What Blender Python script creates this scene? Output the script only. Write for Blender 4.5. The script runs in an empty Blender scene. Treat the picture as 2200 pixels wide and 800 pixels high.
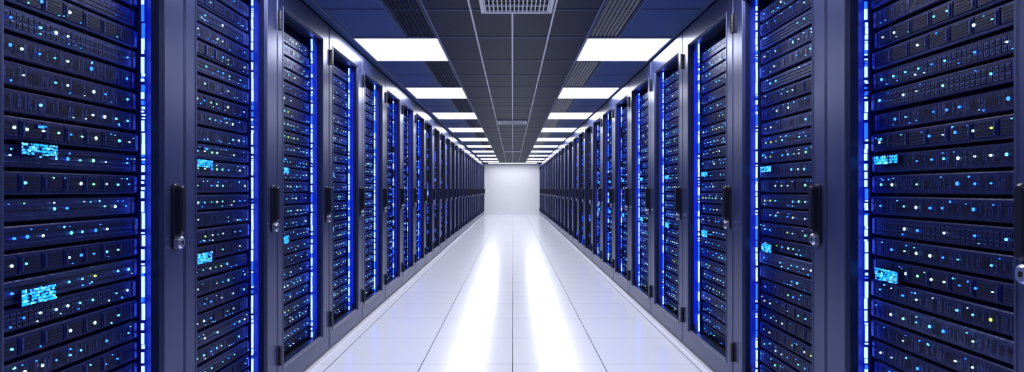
import bpy, math, random
from mathutils import Vector

sc = bpy.context.scene
sc.view_settings.view_transform = 'Standard'
sc.view_settings.look = 'None'

CAM_H = 1.16
CEIL = 2.34
XL, XR = -1.30, 1.255
Y0, Y1 = -0.90, 23.86

# ------------------------------------------------------------------ materials
def newmat(name):
    m = bpy.data.materials.new(name); m.use_nodes = True
    return m, m.node_tree.nodes, m.node_tree.links, m.node_tree.nodes['Principled BSDF']

def pbr(name, col, rough=0.5, metal=0.0, noise=0.0, nscale=20, bump=0.0, spec=0.5, coat=0.0):
    m, N, L, b = newmat(name)
    b.inputs['Base Color'].default_value = (*col, 1)
    b.inputs['Roughness'].default_value = rough
    b.inputs['Metallic'].default_value = metal
    b.inputs['Specular IOR Level'].default_value = spec
    b.inputs['Coat Weight'].default_value = coat
    if noise or bump:
        tc = N.new('ShaderNodeTexCoord'); nz = N.new('ShaderNodeTexNoise')
        nz.inputs['Scale'].default_value = nscale; nz.inputs['Detail'].default_value = 5
        L.new(tc.outputs['Object'], nz.inputs['Vector'])
        if noise:
            mx = N.new('ShaderNodeMix'); mx.data_type = 'RGBA'
            mx.inputs[6].default_value = (*[c*(1-noise) for c in col], 1)
            mx.inputs[7].default_value = (*[min(1, c*(1+noise)) for c in col], 1)
            L.new(nz.outputs['Fac'], mx.inputs[0]); L.new(mx.outputs[2], b.inputs['Base Color'])
        if bump:
            bp = N.new('ShaderNodeBump'); bp.inputs['Strength'].default_value = bump
            bp.inputs['Distance'].default_value = 0.004
            L.new(nz.outputs['Fac'], bp.inputs['Height']); L.new(bp.outputs['Normal'], b.inputs['Normal'])
    return m

def emit(name, col, s, sample=True):
    m, N, L, b = newmat(name)
    b.inputs['Base Color'].default_value = (*[c*0.3 for c in col], 1)
    b.inputs['Emission Color'].default_value = (*col, 1)
    b.inputs['Emission Strength'].default_value = s
    if not sample:
        try: m.cycles.emission_sampling = 'NONE'
        except Exception: pass
    return m

M_frame  = pbr('rack_powder_coat', (0.040, 0.052, 0.150), 0.30, 0.40, 0.06, 6, 0.0, 0.5)
M_edge   = pbr('rack_inner_lip', (0.010, 0.016, 0.08), 0.35, 0.3)
M_body   = pbr('rack_body_dark', (0.006, 0.008, 0.03), 0.6)
M_reveal = pbr('rack_reveal', (0.012, 0.022, 0.17), 0.45)
M_unit   = pbr('server_face_dark', (0.003, 0.007, 0.065), 0.40, 0.1, 0.3, 60, 0.5, 0.25)
M_unit2  = pbr('server_face_steel_glare', (0.022, 0.032, 0.115), 0.32, 0.5, 0.35, 45, 0.8, 0.4)
M_slot   = pbr('server_slot', (0.030, 0.045, 0.17), 0.26, 0.6, 0.4, 90, 0.6)
M_black  = pbr('vent_black', (0.001, 0.0015, 0.010), 0.5, spec=0.2)
M_handle = pbr('handle_black', (0.008, 0.009, 0.022), 0.28, 0.2)
M_silver = pbr('lock_chrome', (0.55, 0.57, 0.72), 0.22, 0.9)
M_strip  = emit('led_strip_blue', (0.005, 0.045, 1.0), 5.0)
M_core   = emit('led_strip_core', (0.10, 0.20, 1.0), 7.0)
M_cyan   = emit('led_cyan', (0.10, 0.55, 1.0), 2.8, False)
M_white  = emit('led_white', (0.45, 0.80, 1.0), 2.6, False)
M_green  = emit('led_green', (0.30, 1.0, 0.60), 1.6, False)
M_yell   = emit('led_yellow', (0.60, 1.0, 0.18), 1.4, False)
M_blue   = emit('led_blue', (0.02, 0.16, 1.0), 3.5, False)
M_disp   = emit('display_cyan', (0.005, 0.33, 1.0), 1.7, False)
M_fill   = emit('added_fill_blue', (0.002, 0.018, 1.0), 20.0)  # hidden glow, added to throw blue onto the server faces
M_fill2  = emit('added_fill_blue_soft', (0.002, 0.018, 1.0), 5.0)  # weaker added glow for the reveal and strip area
RM = [M_frame, M_edge, M_body, M_reveal, M_unit, M_unit2, M_slot, M_black, M_handle,
      M_silver, M_strip, M_core, M_cyan, M_white, M_green, M_yell, M_blue, M_disp, M_fill, M_fill2]
FR, ED, BO, RV, U1, U2, SL, BK, HA, SI, ST, CO, CY, WH, GR, YE, BL, DI, FA, FB = range(20)

# ------------------------------------------------------------------ mesh builder
class MB:
    def __init__(s): s.v = []; s.f = []; s.m = []
    def quad(s, pts, mi):
        b = len(s.v); s.v += [tuple(p) for p in pts]; s.f.append(tuple(range(b, b+len(pts)))); s.m.append(mi)
    def box(s, x0, x1, y0, y1, z0, z1, mi):
        b = len(s.v)
        s.v += [(x0,y0,z0),(x1,y0,z0),(x1,y1,z0),(x0,y1,z0),(x0,y0,z1),(x1,y0,z1),(x1,y1,z1),(x0,y1,z1)]
        for f in [(0,3,2,1),(4,5,6,7),(0,1,5,4),(1,2,6,5),(2,3,7,6),(3,0,4,7)]:
            s.f.append(tuple(b+i for i in f)); s.m.append(mi)
    def loops(s, loops, mi, cap_first=False, cap_last=False, close=True):
        b = len(s.v); n = len(loops[0])
        for l in loops: s.v += [tuple(p) for p in l]
        for k in range(len(loops)-1):
            for i in range(n):
                j = (i+1) % n
                s.f.append((b+k*n+i, b+k*n+j, b+(k+1)*n+j, b+(k+1)*n+i))
                s.m.append(mi[k] if isinstance(mi, list) else mi)
        if cap_first: s.f.append(tuple(b+i for i in range(n))[::-1]); s.m.append(mi[0] if isinstance(mi, list) else mi)
        if cap_last:
            o = b+(len(loops)-1)*n
            s.f.append(tuple(o+i for i in range(n))); s.m.append(mi[-1] if isinstance(mi, list) else mi)
    def mesh(s, name, mats, fx=1.0, smooth=False):
        import bmesh
        me = bpy.data.meshes.new(name)
        me.from_pydata([(v[0]*fx, v[1], v[2]) for v in s.v], [], s.f)
        for m in mats: me.materials.append(m)
        me.polygons.foreach_set('material_index', s.m)
        bm = bmesh.new(); bm.from_mesh(me)
        bmesh.ops.recalc_face_normals(bm, faces=bm.faces)
        bm.to_mesh(me); bm.free(); me.update()
        return me

def obj(name, me, loc=(0,0,0)):
    o = bpy.data.objects.new(name, me); o.location = loc
    sc.collection.objects.link(o); return o

def rrect(x, y0, y1, z0, z1, r, n=5):
    pts = []
    for (cy, cz, a0) in [(y1-r, z1-r, 0), (y0+r, z1-r, 90), (y0+r, z0+r, 180), (y1-r, z0+r, 270)]:
        for k in range(n+1):
            a = math.radians(a0 + 90*k/n)
            pts.append((x, cy + r*math.cos(a), cz + r*math.sin(a)))
    return pts

def rect(x, y0, y1, z0, z1):
    return [(x,y0,z0),(x,y1,z0),(x,y1,z1),(x,y0,z1)]

# ------------------------------------------------------------------ rack
TOP = 2.325
def build_rack(P, side, seed, dens=1.0):
    """x = depth into the cabinet (0 = door face), y along the aisle, z up"""
    R = random.Random(seed)
    b = MB()
    g = 0.003
    full = dens > 0.9
    ya, yb = g, P-g
    nearw, farw = (0.088, 0.135) if side == 'L' else (0.105, 0.135)
    oy0, oy1, oz0, oz1 = nearw, P-farw, 0.16, 2.18
    b.box(0.03, 0.80, ya+0.01, yb-0.01, 0.0, 0.06, BO)
    b.box(0.045, 0.80, ya+0.002, ya+0.02, 0.05, TOP, BO)
    b.box(0.045, 0.80, yb-0.02, yb-0.002, 0.05, TOP, BO)
    b.box(0.045, 0.80, ya+0.02, yb-0.02, TOP-0.03, TOP, BO)
    b.box(0.045, 0.80, ya+0.02, yb-0.02, 0.05, 0.08, BO)
    b.box(0.78, 0.80, ya+0.02, yb-0.02, 0.08, TOP-0.03, BO)
    dz0, dz1 = 0.03, TOP-0.003
    e = 0.006
    b.loops([rect(0.04, ya, yb, dz0, dz1), rect(e, ya, yb, dz0, dz1),
             rect(0, ya+e, yb-e, dz0+e, dz1-e),
             rect(0, oy0-0.012, oy1+0.012, oz0-0.012, oz1+0.012),
             rect(0.010, oy0, oy1, oz0, oz1),
             rect(0.04, oy0, oy1, oz0, oz1),
             rect(0.04, ya, yb, dz0, dz1)],
            [FR, FR, FR, ED, ED, ED])
    b.loops([rect(0.0, oy0-0.020, oy1+0.020, oz0-0.020, oz1+0.020),
             rect(-0.003, oy0-0.018, oy1+0.018, oz0-0.018, oz1+0.018),
             rect(-0.003, oy0-0.013, oy1+0.013, oz0-0.013, oz1+0.013),
             rect(0.0, oy0-0.011, oy1+0.011, oz0-0.011, oz1+0.011)], FR)
    ey0, ey1 = 0.03, P-0.108
    b.box(0.041, 0.16, ey1, P-0.03, 0.10, 2.24, RV if full else BO)
    b.box(0.041, 0.16, 0.022, ey0, 0.10, 2.24, BO)
    b.box(0.041, 0.30, ey0, ey1, 2.20, 2.24, BO)
    b.box(0.041, 0.30, ey0, ey1, 0.09, 0.13, BO)
    b.box(0.13, 0.14, ey0, ey1, 0.13, 2.20, BK)
    if full:
        b.box(0.0405, 0.0425, 0.070, 0.080, 0.20, 2.14, FA)  # added fill emitter, out of sight behind the near door stile
    if dens > 0.6:
        b.box(0.0405, 0.0425, P-0.131, P-0.121, 0.20, 2.14, FB)  # same kind of added emitter behind the far door stile
    sy = P-0.130
    b.box(0.080, 0.092, sy-0.002, sy+0.009, 0.14, 2.19, U1)
    z = 0.145
    sd = min(1, dens*1.1)
    while z < 2.17:
        l = R.choice([0.006, 0.01, 0.016, 0.025, 0.04, 0.06])
        j = R.uniform(-0.0025, 0.0025); w = R.uniform(0.0010, 0.0027)*(1 if full else 0.8)
        if R.random() < sd:
            b.box(0.070, 0.080, sy+0.003-w+j, sy+0.003+w+j, z, z+l, CO if R.random() < 0.70*dens*dens else ST)
        z += l + R.choice([0.001, 0.003, 0.006, 0.012])
    # rack units
    U = 0.0765
    n = 26
    z0 = 0.15
    yl, yr = ey0+0.004, sy-0.006
    W = yr-yl
    octv = [(math.cos(math.radians(22.5+45*k)), math.sin(math.radians(22.5+45*k))) for k in range(8)]
    def led(y, z, r, mi, x=0.084, sq=1.0):
        b.loops([[(x, y+r*c, z+r*s*sq) for c, s in octv], [(x-0.004, y+r*c*0.8, z+r*s*0.8*sq) for c, s in octv]], mi, cap_last=True)
    cols = [0.24, 0.30, 0.38, 0.46, 0.53, 0.60, 0.68, 0.76, 0.84, 0.92]
    for u in range(n):
        zb = z0 + u*U; zt = zb + U*0.86
        hh = zt-zb
        high = (zb > 1.55)
        kind = R.choice(['bays', 'slots', 'slots', 'ports', 'plain'])
        face = U2 if (R.random() < (0.65 if high else 0.12)) else U1  # paler faces are more frequent up high, imitating glare on door glass
        dx = R.choice([0, 0, 0.004, 0.008, -0.003])
        xf = 0.090+dx
        b.loops([rect(0.13, yl, yr, zb, zt), rect(xf+0.004, yl, yr, zb, zt), rect(xf, yl+0.004, yr-0.004, zb+0.004, zt-0.004)], face, cap_last=True)
        b.box(xf-0.003, xf, yl+0.004, yl+0.02, zb+0.006, zt-0.006, SL)
        b.box(xf-0.003, xf, yr-0.020, yr-0.006, zb+0.006, zt-0.006, SL)
        if kind == 'bays':
            nb = 8
            for k in range(nb):
                y0 = yl+0.026+(W-0.052)*k/nb; y1 = yl+0.026+(W-0.052)*(k+1)/nb-0.003
                b.loops([rect(xf, y0, y1, zb+0.008, zt-0.008), rect(xf-0.005, y0+0.002, y1-0.002, zb+0.010, zt-0.010)], U1, cap_last=True)
                b.box(xf-0.008, xf-0.005, y0+0.008, y0+0.013, zb+0.014, zt-0.014, SL)
                for q in range(4):
                    zz = zb+0.016+q*0.010
                    b.box(xf-0.0062, xf-0.005, y0+0.020, y1-0.006, zz, zz+0.004, BK)
        elif kind == 'slots':
            k = yl+0.026
            while k < yr-0.03:
                sl = R.uniform(-0.003, 0.003)
                zc = zb+hh*0.5+R.uniform(-0.003, 0.003)
                h2 = hh*R.uniform(0.16, 0.34)
                b.quad([(xf-0.0035, k, zc-h2), (xf-0.0035, k+0.0035, zc-h2), (xf-0.0035, k+0.0035+sl, zc+h2), (xf-0.0035, k+sl, zc+h2)], SL if R.random() < 0.42 else BK)
                k += 0.0075
        elif kind == 'ports':
            for r_ in range(2):
                zz = zb+0.010+r_*0.024
                k = yl+0.03
                while k < yr-0.05:
                    b.box(xf-0.003, xf, k, k+0.014, zz, zz+0.017, SL)
                    b.box(xf-0.0036, xf-0.003, k+0.003, k+0.011, zz+0.003, zz+0.012, BK)
                    k += 0.018
        else:
            for r_ in range(3):
                zz = zb+0.014+r_*0.015
                b.box(xf-0.002, xf, yl+0.03, yr-0.03, zz, zz+0.004, SL if R.random() < 0.5 else BK)
        xl = xf-0.005
        row = zb+hh*0.5
        p = (0.62 if not high else 0.36)*dens
        for c in cols:
            if R.random() < p:
                mi = R.choices([CY, WH, GR, YE, BL], [6, 5, 1.2, 0.7, 4])[0]
                led(yl+W*(c+R.uniform(-0.005, 0.005)), row+R.uniform(-0.0015, 0.0015), R.uniform(0.0024, 0.0046), mi, xl, R.uniform(0.8, 1.6))
        sub = zb+hh*R.choice([0.2, 0.78])
        for _ in range(int(R.randint(2, 8)*dens)):
            mi = R.choices([CY, WH, GR, BL], [4, 2, 0.4, 6])[0]
            led(yl+W*R.uniform(0.12, 0.98), sub+R.uniform(-0.003, 0.003), R.uniform(0.0009, 0.0019), mi, xl, R.uniform(0.7, 2.2))
    def display(y0, y1, z0_, z1_):
        b.box(0.076, 0.084, y0, y1, z0_, z1_, U1)
        nz = max(2, int((z1_-z0_)/0.008))
        for c in range(nz):
            zz = z0_+(z1_-z0_)*c/nz; hz = (z1_-z0_)/nz
            yy = y0+0.001
            while yy < y1-0.003:
                w = min(R.choice([0.002, 0.003, 0.005, 0.008]), y1-yy)
                if R.random() < 0.84:
                    h = hz*R.uniform(0.45, 0.98); o = (hz-h)*R.random()
                    b.box(0.0740, 0.0757, yy, yy+w, zz+o, zz+o+h, R.choices([DI, CY, BL], [6, 2.5, 4])[0])
                yy += w+R.choice([0.0006, 0.001, 0.002])
    if dens > 0.6:
        if side == 'L':
            display(0.205, 0.320, CAM_H+0.098, CAM_H+0.132)
            display(0.205, 0.315, CAM_H-0.330, CAM_H-0.284)
            display(0.255, 0.285, CAM_H+0.178, CAM_H+0.187)
        else:
            display(P-0.285, P-0.170, CAM_H+0.090, CAM_H+0.120)
            display(P-0.285, P-0.175, CAM_H-0.330, CAM_H-0.286)
            display(P-0.215, P-0.190, CAM_H+0.176, CAM_H+0.185)
    hy = 0.0 if side == 'L' else P
    sgn = 1 if side == 'L' else -1
    for hz in (0.235, 2.10):
        c = [(math.cos(2*math.pi*k/12), math.sin(2*math.pi*k/12)) for k in range(12)]
        def ring(r, z): return [(-0.010+r*a, hy+sgn*0.012+r*s_, z) for a, s_ in c]
        b.loops([ring(0.006, hz-0.056), ring(0.010, hz-0.052), ring(0.010, hz-0.002), ring(0.008, hz-0.001), ring(0.008, hz+0.001),
                 ring(0.010, hz+0.002), ring(0.010, hz+0.052), ring(0.006, hz+0.056)], HA, True, True)
        b.box(-0.005, 0.001, min(hy+sgn*0.012, hy+sgn*0.030), max(hy+sgn*0.012, hy+sgn*0.030), hz-0.045, hz+0.045, HA)
    cy = P-0.062 if side == 'L' else 0.046
    zt, zb = CAM_H+0.022, CAM_H-0.232
    w = 0.021
    b.loops([rrect(0.0, cy-w, cy+w, zb, zt, 0.018), rrect(-0.008, cy-w, cy+w, zb, zt, 0.018), rrect(-0.012, cy-w+0.004, cy+w-0.004, zb+0.004, zt-0.004, 0.015)], HA, cap_last=True)
    w2 = 0.014
    b.loops([rrect(-0.012, cy-w2, cy+w2, zb+0.06, zt-0.008, 0.012), rrect(-0.032, cy-w2, cy+w2, zb+0.06, zt-0.008, 0.012),
             rrect(-0.038, cy-w2+0.005, cy+w2-0.005, zb+0.066, zt-0.014, 0.008)], HA, cap_last=True)
    b.loops([rrect(-0.010, cy-0.019, cy+0.019, zb+0.003, zb+0.050, 0.016), rrect(-0.026, cy-0.019, cy+0.019, zb+0.003, zb+0.050, 0.016),
             rrect(-0.032, cy-0.013, cy+0.013, zb+0.009, zb+0.044, 0.011)], SI, cap_last=True)
    b.loops([rrect(-0.032, cy-0.004, cy+0.004, zb+0.020, zb+0.034, 0.003), rrect(-0.0335, cy-0.004, cy+0.004, zb+0.020, zb+0.034, 0.003)], BK, cap_last=True)
    return b.mesh('server_rack_'+side+str(seed), RM, -1.0 if side == 'L' else 1.0)

PL, PR = 0.8075, 0.8715
mL = [build_rack(PL, 'L', 11+k) for k in range(4)]
mR = [build_rack(PR, 'R', 41+k) for k in range(4)]
gL = [build_rack(PL, 'L', 71+k, 0.7) for k in range(2)]
gR = [build_rack(PR, 'R', 91+k, 0.7) for k in range(2)]
fL = [build_rack(PL, 'L', 171+k, 0.25) for k in range(3)]
fR = [build_rack(PR, 'R', 191+k, 0.25) for k in range(3)]
for i in range(-3, 27):
    obj('server_rack', mL[(i*3+1) % 4] if i < 4 else (gL[i % 2] if i < 7 else fL[i % 3]), (XL, 2.05+PL*i, 0))
for i in range(-3, 25):
    obj('server_rack', mR[(i*3+2) % 4] if i < 4 else (gR[i % 2] if i < 7 else fR[i % 3]), (XR, 2.07+PR*i, 0))

# ------------------------------------------------------------------ room shell
WL, WR = -2.14, 2.10
M_wall = pbr('wall_paint', (0.92, 0.92, 0.95), 0.6, 0, 0.02, 3)
M_wdark = pbr('wall_dark_paint', (0.03, 0.035, 0.07), 0.7, 0, 0.05, 3)

def slab(name, x0, x1, y0, y1, z0, z1, mat):
    b = MB(); b.box(x0, x1, y0, y1, z0, z1, 0)
    return obj(name, b.mesh(name, [mat]))

slab('wall_far', WL-0.1, WR+0.1, Y1, Y1+0.1, -0.1, CEIL+0.1, M_wall)
slab('wall_near', WL-0.1, WR+0.1, Y0-0.1, Y0, -0.1, CEIL+0.1, M_wdark)
slab('wall_left', WL-0.1, WL, Y0, Y1, -0.1, CEIL+0.1, M_wdark)
slab('wall_right', WR, WR+0.1, Y0, Y1, -0.1, CEIL+0.1, M_wdark)

m, N, L, bs = newmat('floor_gloss_tile')
tc = N.new('ShaderNodeTexCoord'); sp = N.new('ShaderNodeSeparateXYZ'); L.new(tc.outputs['Object'], sp.inputs[0])
def math_(op, a, b=None, c=None):
    n = N.new('ShaderNodeMath'); n.operation = op
    for k, v in enumerate((a, b, c)):
        if v is None: continue
        if isinstance(v, (int, float)): n.inputs[k].default_value = v
        else: L.new(v, n.inputs[k])
    return n.outputs[0]
def joint(o, off, width):
    fr = math_('FRACT', math_('DIVIDE', math_('ADD', o, off), 0.6))
    d = math_('MINIMUM', fr, math_('SUBTRACT', 1.0, fr))
    return math_('LESS_THAN', d, width/0.6/2)
jx = joint(sp.outputs['X'], 60.0, 0.0055)
jy = joint(sp.outputs['Y'], 60.0-0.425, 0.0055)
jy = math_('MULTIPLY', jy, 0.45)
j = math_('MAXIMUM', jx, jy)
nz = N.new('ShaderNodeTexNoise'); nz.inputs['Scale'].default_value = 1.3; L.new(tc.outputs['Object'], nz.inputs['Vector'])
mx = N.new('ShaderNodeMix'); mx.data_type = 'RGBA'
mx.inputs[6].default_value = (0.78, 0.79, 0.90, 1); mx.inputs[7].default_value = (0.82, 0.83, 0.93, 1)
L.new(nz.outputs['Fac'], mx.inputs[0])
mx2 = N.new('ShaderNodeMix'); mx2.data_type = 'RGBA'; L.new(j, mx2.inputs[0]); L.new(mx.outputs[2], mx2.inputs[6])
mx2.inputs[7].default_value = (0.04, 0.04, 0.09, 1)
L.new(mx2.outputs[2], bs.inputs['Base Color'])
bs.inputs['Roughness'].default_value = 0.20
bs.inputs['Specular IOR Level'].default_value = 0.55
bs.inputs['IOR'].default_value = 1.6
slab('floor', WL-0.1, WR+0.1, Y0-0.1, Y1+0.1, -0.1, 0.0, m)

M_trim = pbr('trim_white', (0.70, 0.70, 0.80), 0.4)
slab('trim_1', XL-0.028, XL+0.012, Y0, Y1, 0.0, 0.012, M_trim)
slab('trim_2', XR-0.012, XR+0.028, Y0, Y1, 0.0, 0.012, M_trim)

# ceiling
M_cdark = pbr('ceiling_navy_panel', (0.006, 0.010, 0.038), 0.5, 0, 0.15, 4, spec=0.12)
M_cblue = pbr('ceiling_blue_panel', (0.028, 0.060, 0.20), 0.5, 0, 0.08, 4, spec=0.3)
M_grid  = pbr('ceiling_grid_metal', (0.55, 0.56, 0.66), 0.4, 0.1)
M_grid2 = pbr('ceiling_grid_dark', (0.09, 0.11, 0.22), 0.4, 0.1)
M_lamp  = emit('lamp_diffuser', (0.92, 0.94, 1.0), 14.0)
b = MB()
CB = 0.572
b.box(WL-0.1, -CB, Y0, Y1, CEIL, CEIL+0.1, 1)
b.box(-CB, CB, Y0, Y1, CEIL, CEIL+0.1, 0)
b.box(CB, WR+0.1, Y0, Y1, CEIL, CEIL+0.1, 1)
obj('ceiling', b.mesh('ceiling', [M_cdark, M_cblue]))
b = MB()
for x, w, mi in ((0, 0.0065, 0), (-0.275, 0.006, 0), (0.275, 0.006, 0), (-CB, 0.006, 1), (CB, 0.006, 1), (-1.245, 0.006, 1), (1.245, 0.006, 1), (-0.83, 0.004, 1), (0.83, 0.004, 1)):
    b.box(x-w, x+w, Y0, Y1, CEIL-0.006, CEIL, mi)
PER = 1.95; LD = 0.71; LY0 = 4.005
y = LY0 - PER*2
while y < Y1-0.05:
    for q, mi in ((0, 1), (LD/1, 1), (LD+0.62, 1)):
        if Y0 < y+q < Y1: b.box(-1.25, 1.25, y+q-0.005, y+q+0.005, CEIL-0.004, CEIL-0.0005, mi)
    y += PER
obj('trim_3', b.mesh('ceiling_grid', [M_grid, M_grid2]))

lw0, lw1 = 0.578, 1.238
def light_mesh(w=(lw1-lw0)/2, d=LD/2):
    b = MB()
    def rz(z, ix): return [(-w+ix, -d+ix, z), (w-ix, -d+ix, z), (w-ix, d-ix, z), (-w+ix, d-ix, z)]
    b.loops([rz(0, 0), rz(-0.010, 0), rz(-0.010, 0.010), rz(-0.006, 0.012)], 0)
    b.loops([rz(-0.006, 0.012), rz(-0.0065, 0.03)], 1, cap_last=True)
    return b.mesh('ceiling_light_panel', [M_grid, M_lamp])
lm = light_mesh()
M_lou = pbr('diffuser_louver', (0.016, 0.028, 0.06), 0.4, 0.3)
def diff_mesh():
    b = MB()
    w = 0.115; d = (PER-LD)/2-0.03
    def rz(z, ix): return [(-w+ix, -d+ix, z), (w-ix, -d+ix, z), (w-ix, d-ix, z), (-w+ix, d-ix, z)]
    b.loops([rz(0, 0), rz(-0.008, 0), rz(-0.008, 0.012), rz(-0.001, 0.014)], 0, cap_last=False)
    b.quad(rz(-0.001, 0.014), 1)
    for k in range(7):
        x = -w+0.028+k*(2*w-0.056)/6
        b.quad([(x-0.009, -d+0.015, -0.001), (x+0.006, -d+0.015, -0.009), (x+0.006, d-0.015, -0.009), (x-0.009, d-0.015, -0.001)], 0)
    return b.mesh('linear_air_diffuser', [M_lou, M_black])
dm = diff_mesh()
k = -2
while True:
    y = LY0 + PER*k
    if y+LD > Y1: break
    for s in (-1, 1):
        obj('ceiling_light_panel', lm, (s*(lw0+lw1)/2, y+LD/2, CEIL))
        if y+PER < Y1: obj('linear_air_diffuser', dm, (s*0.70, y+LD+(PER-LD)/2, CEIL))
    k += 1
# slim fill light, added only to brighten the end wall
obj('added_wall_fill_light', light_mesh(1.1, 0.09), (0, 23.25, CEIL-0.0062))

M_vent = pbr('vent_white', (0.62, 0.63, 0.72), 0.4)
def vent_mesh(w, d):
    b = MB()
    def rz(z, ix): return [(-w+ix, -d+ix, z), (w-ix, -d+ix, z), (w-ix, d-ix, z), (-w+ix, d-ix, z)]
    b.loops([rz(0, 0), rz(-0.018, 0.004), rz(-0.018, 0.028), rz(-0.004, 0.032)], 0)
    b.quad(rz(-0.003, 0.03), 1)
    n = int(2*w/0.028)
    for i in range(n):
        x = -w+0.035+i*(2*w-0.07)/(n-1)
        b.box(x-0.004, x+0.004, -d+0.03, d-0.03, -0.015, -0.004, 0)
    for yy in (-d/3, d/3):
        b.box(-w+0.03, w-0.03, yy-0.005, yy+0.005, -0.016, -0.004, 0)
    return b.mesh('ceiling_vent', [M_vent, M_black])
obj('ceiling_air_vent', vent_mesh(0.235, 0.2), (0.026, 3.20, CEIL-0.0062))
v2 = vent_mesh(0.25, 0.2)
obj('ceiling_air_vent', v2, (0.0, 9.0, CEIL-0.0062))
obj('ceiling_air_vent', v2, (0.0, 15.9, CEIL-0.0062))

# ------------------------------------------------------------------ world & camera
w = bpy.data.worlds.new('world'); sc.world = w; w.use_nodes = True
w.node_tree.nodes['Background'].inputs[0].default_value = (0.05, 0.08, 0.3, 1)
w.node_tree.nodes['Background'].inputs[1].default_value = 0.3

cam = bpy.data.cameras.new('camera'); co = bpy.data.objects.new('camera', cam); sc.collection.objects.link(co)
co.location = (0, 0, CAM_H); co.rotation_euler = (math.radians(90), 0, 0)
cam.sensor_width = 36; cam.lens = 36*1110/2200
cam.shift_x = -1/2200; cam.shift_y = 7/2200
cam.clip_start = 0.02
sc.camera = co
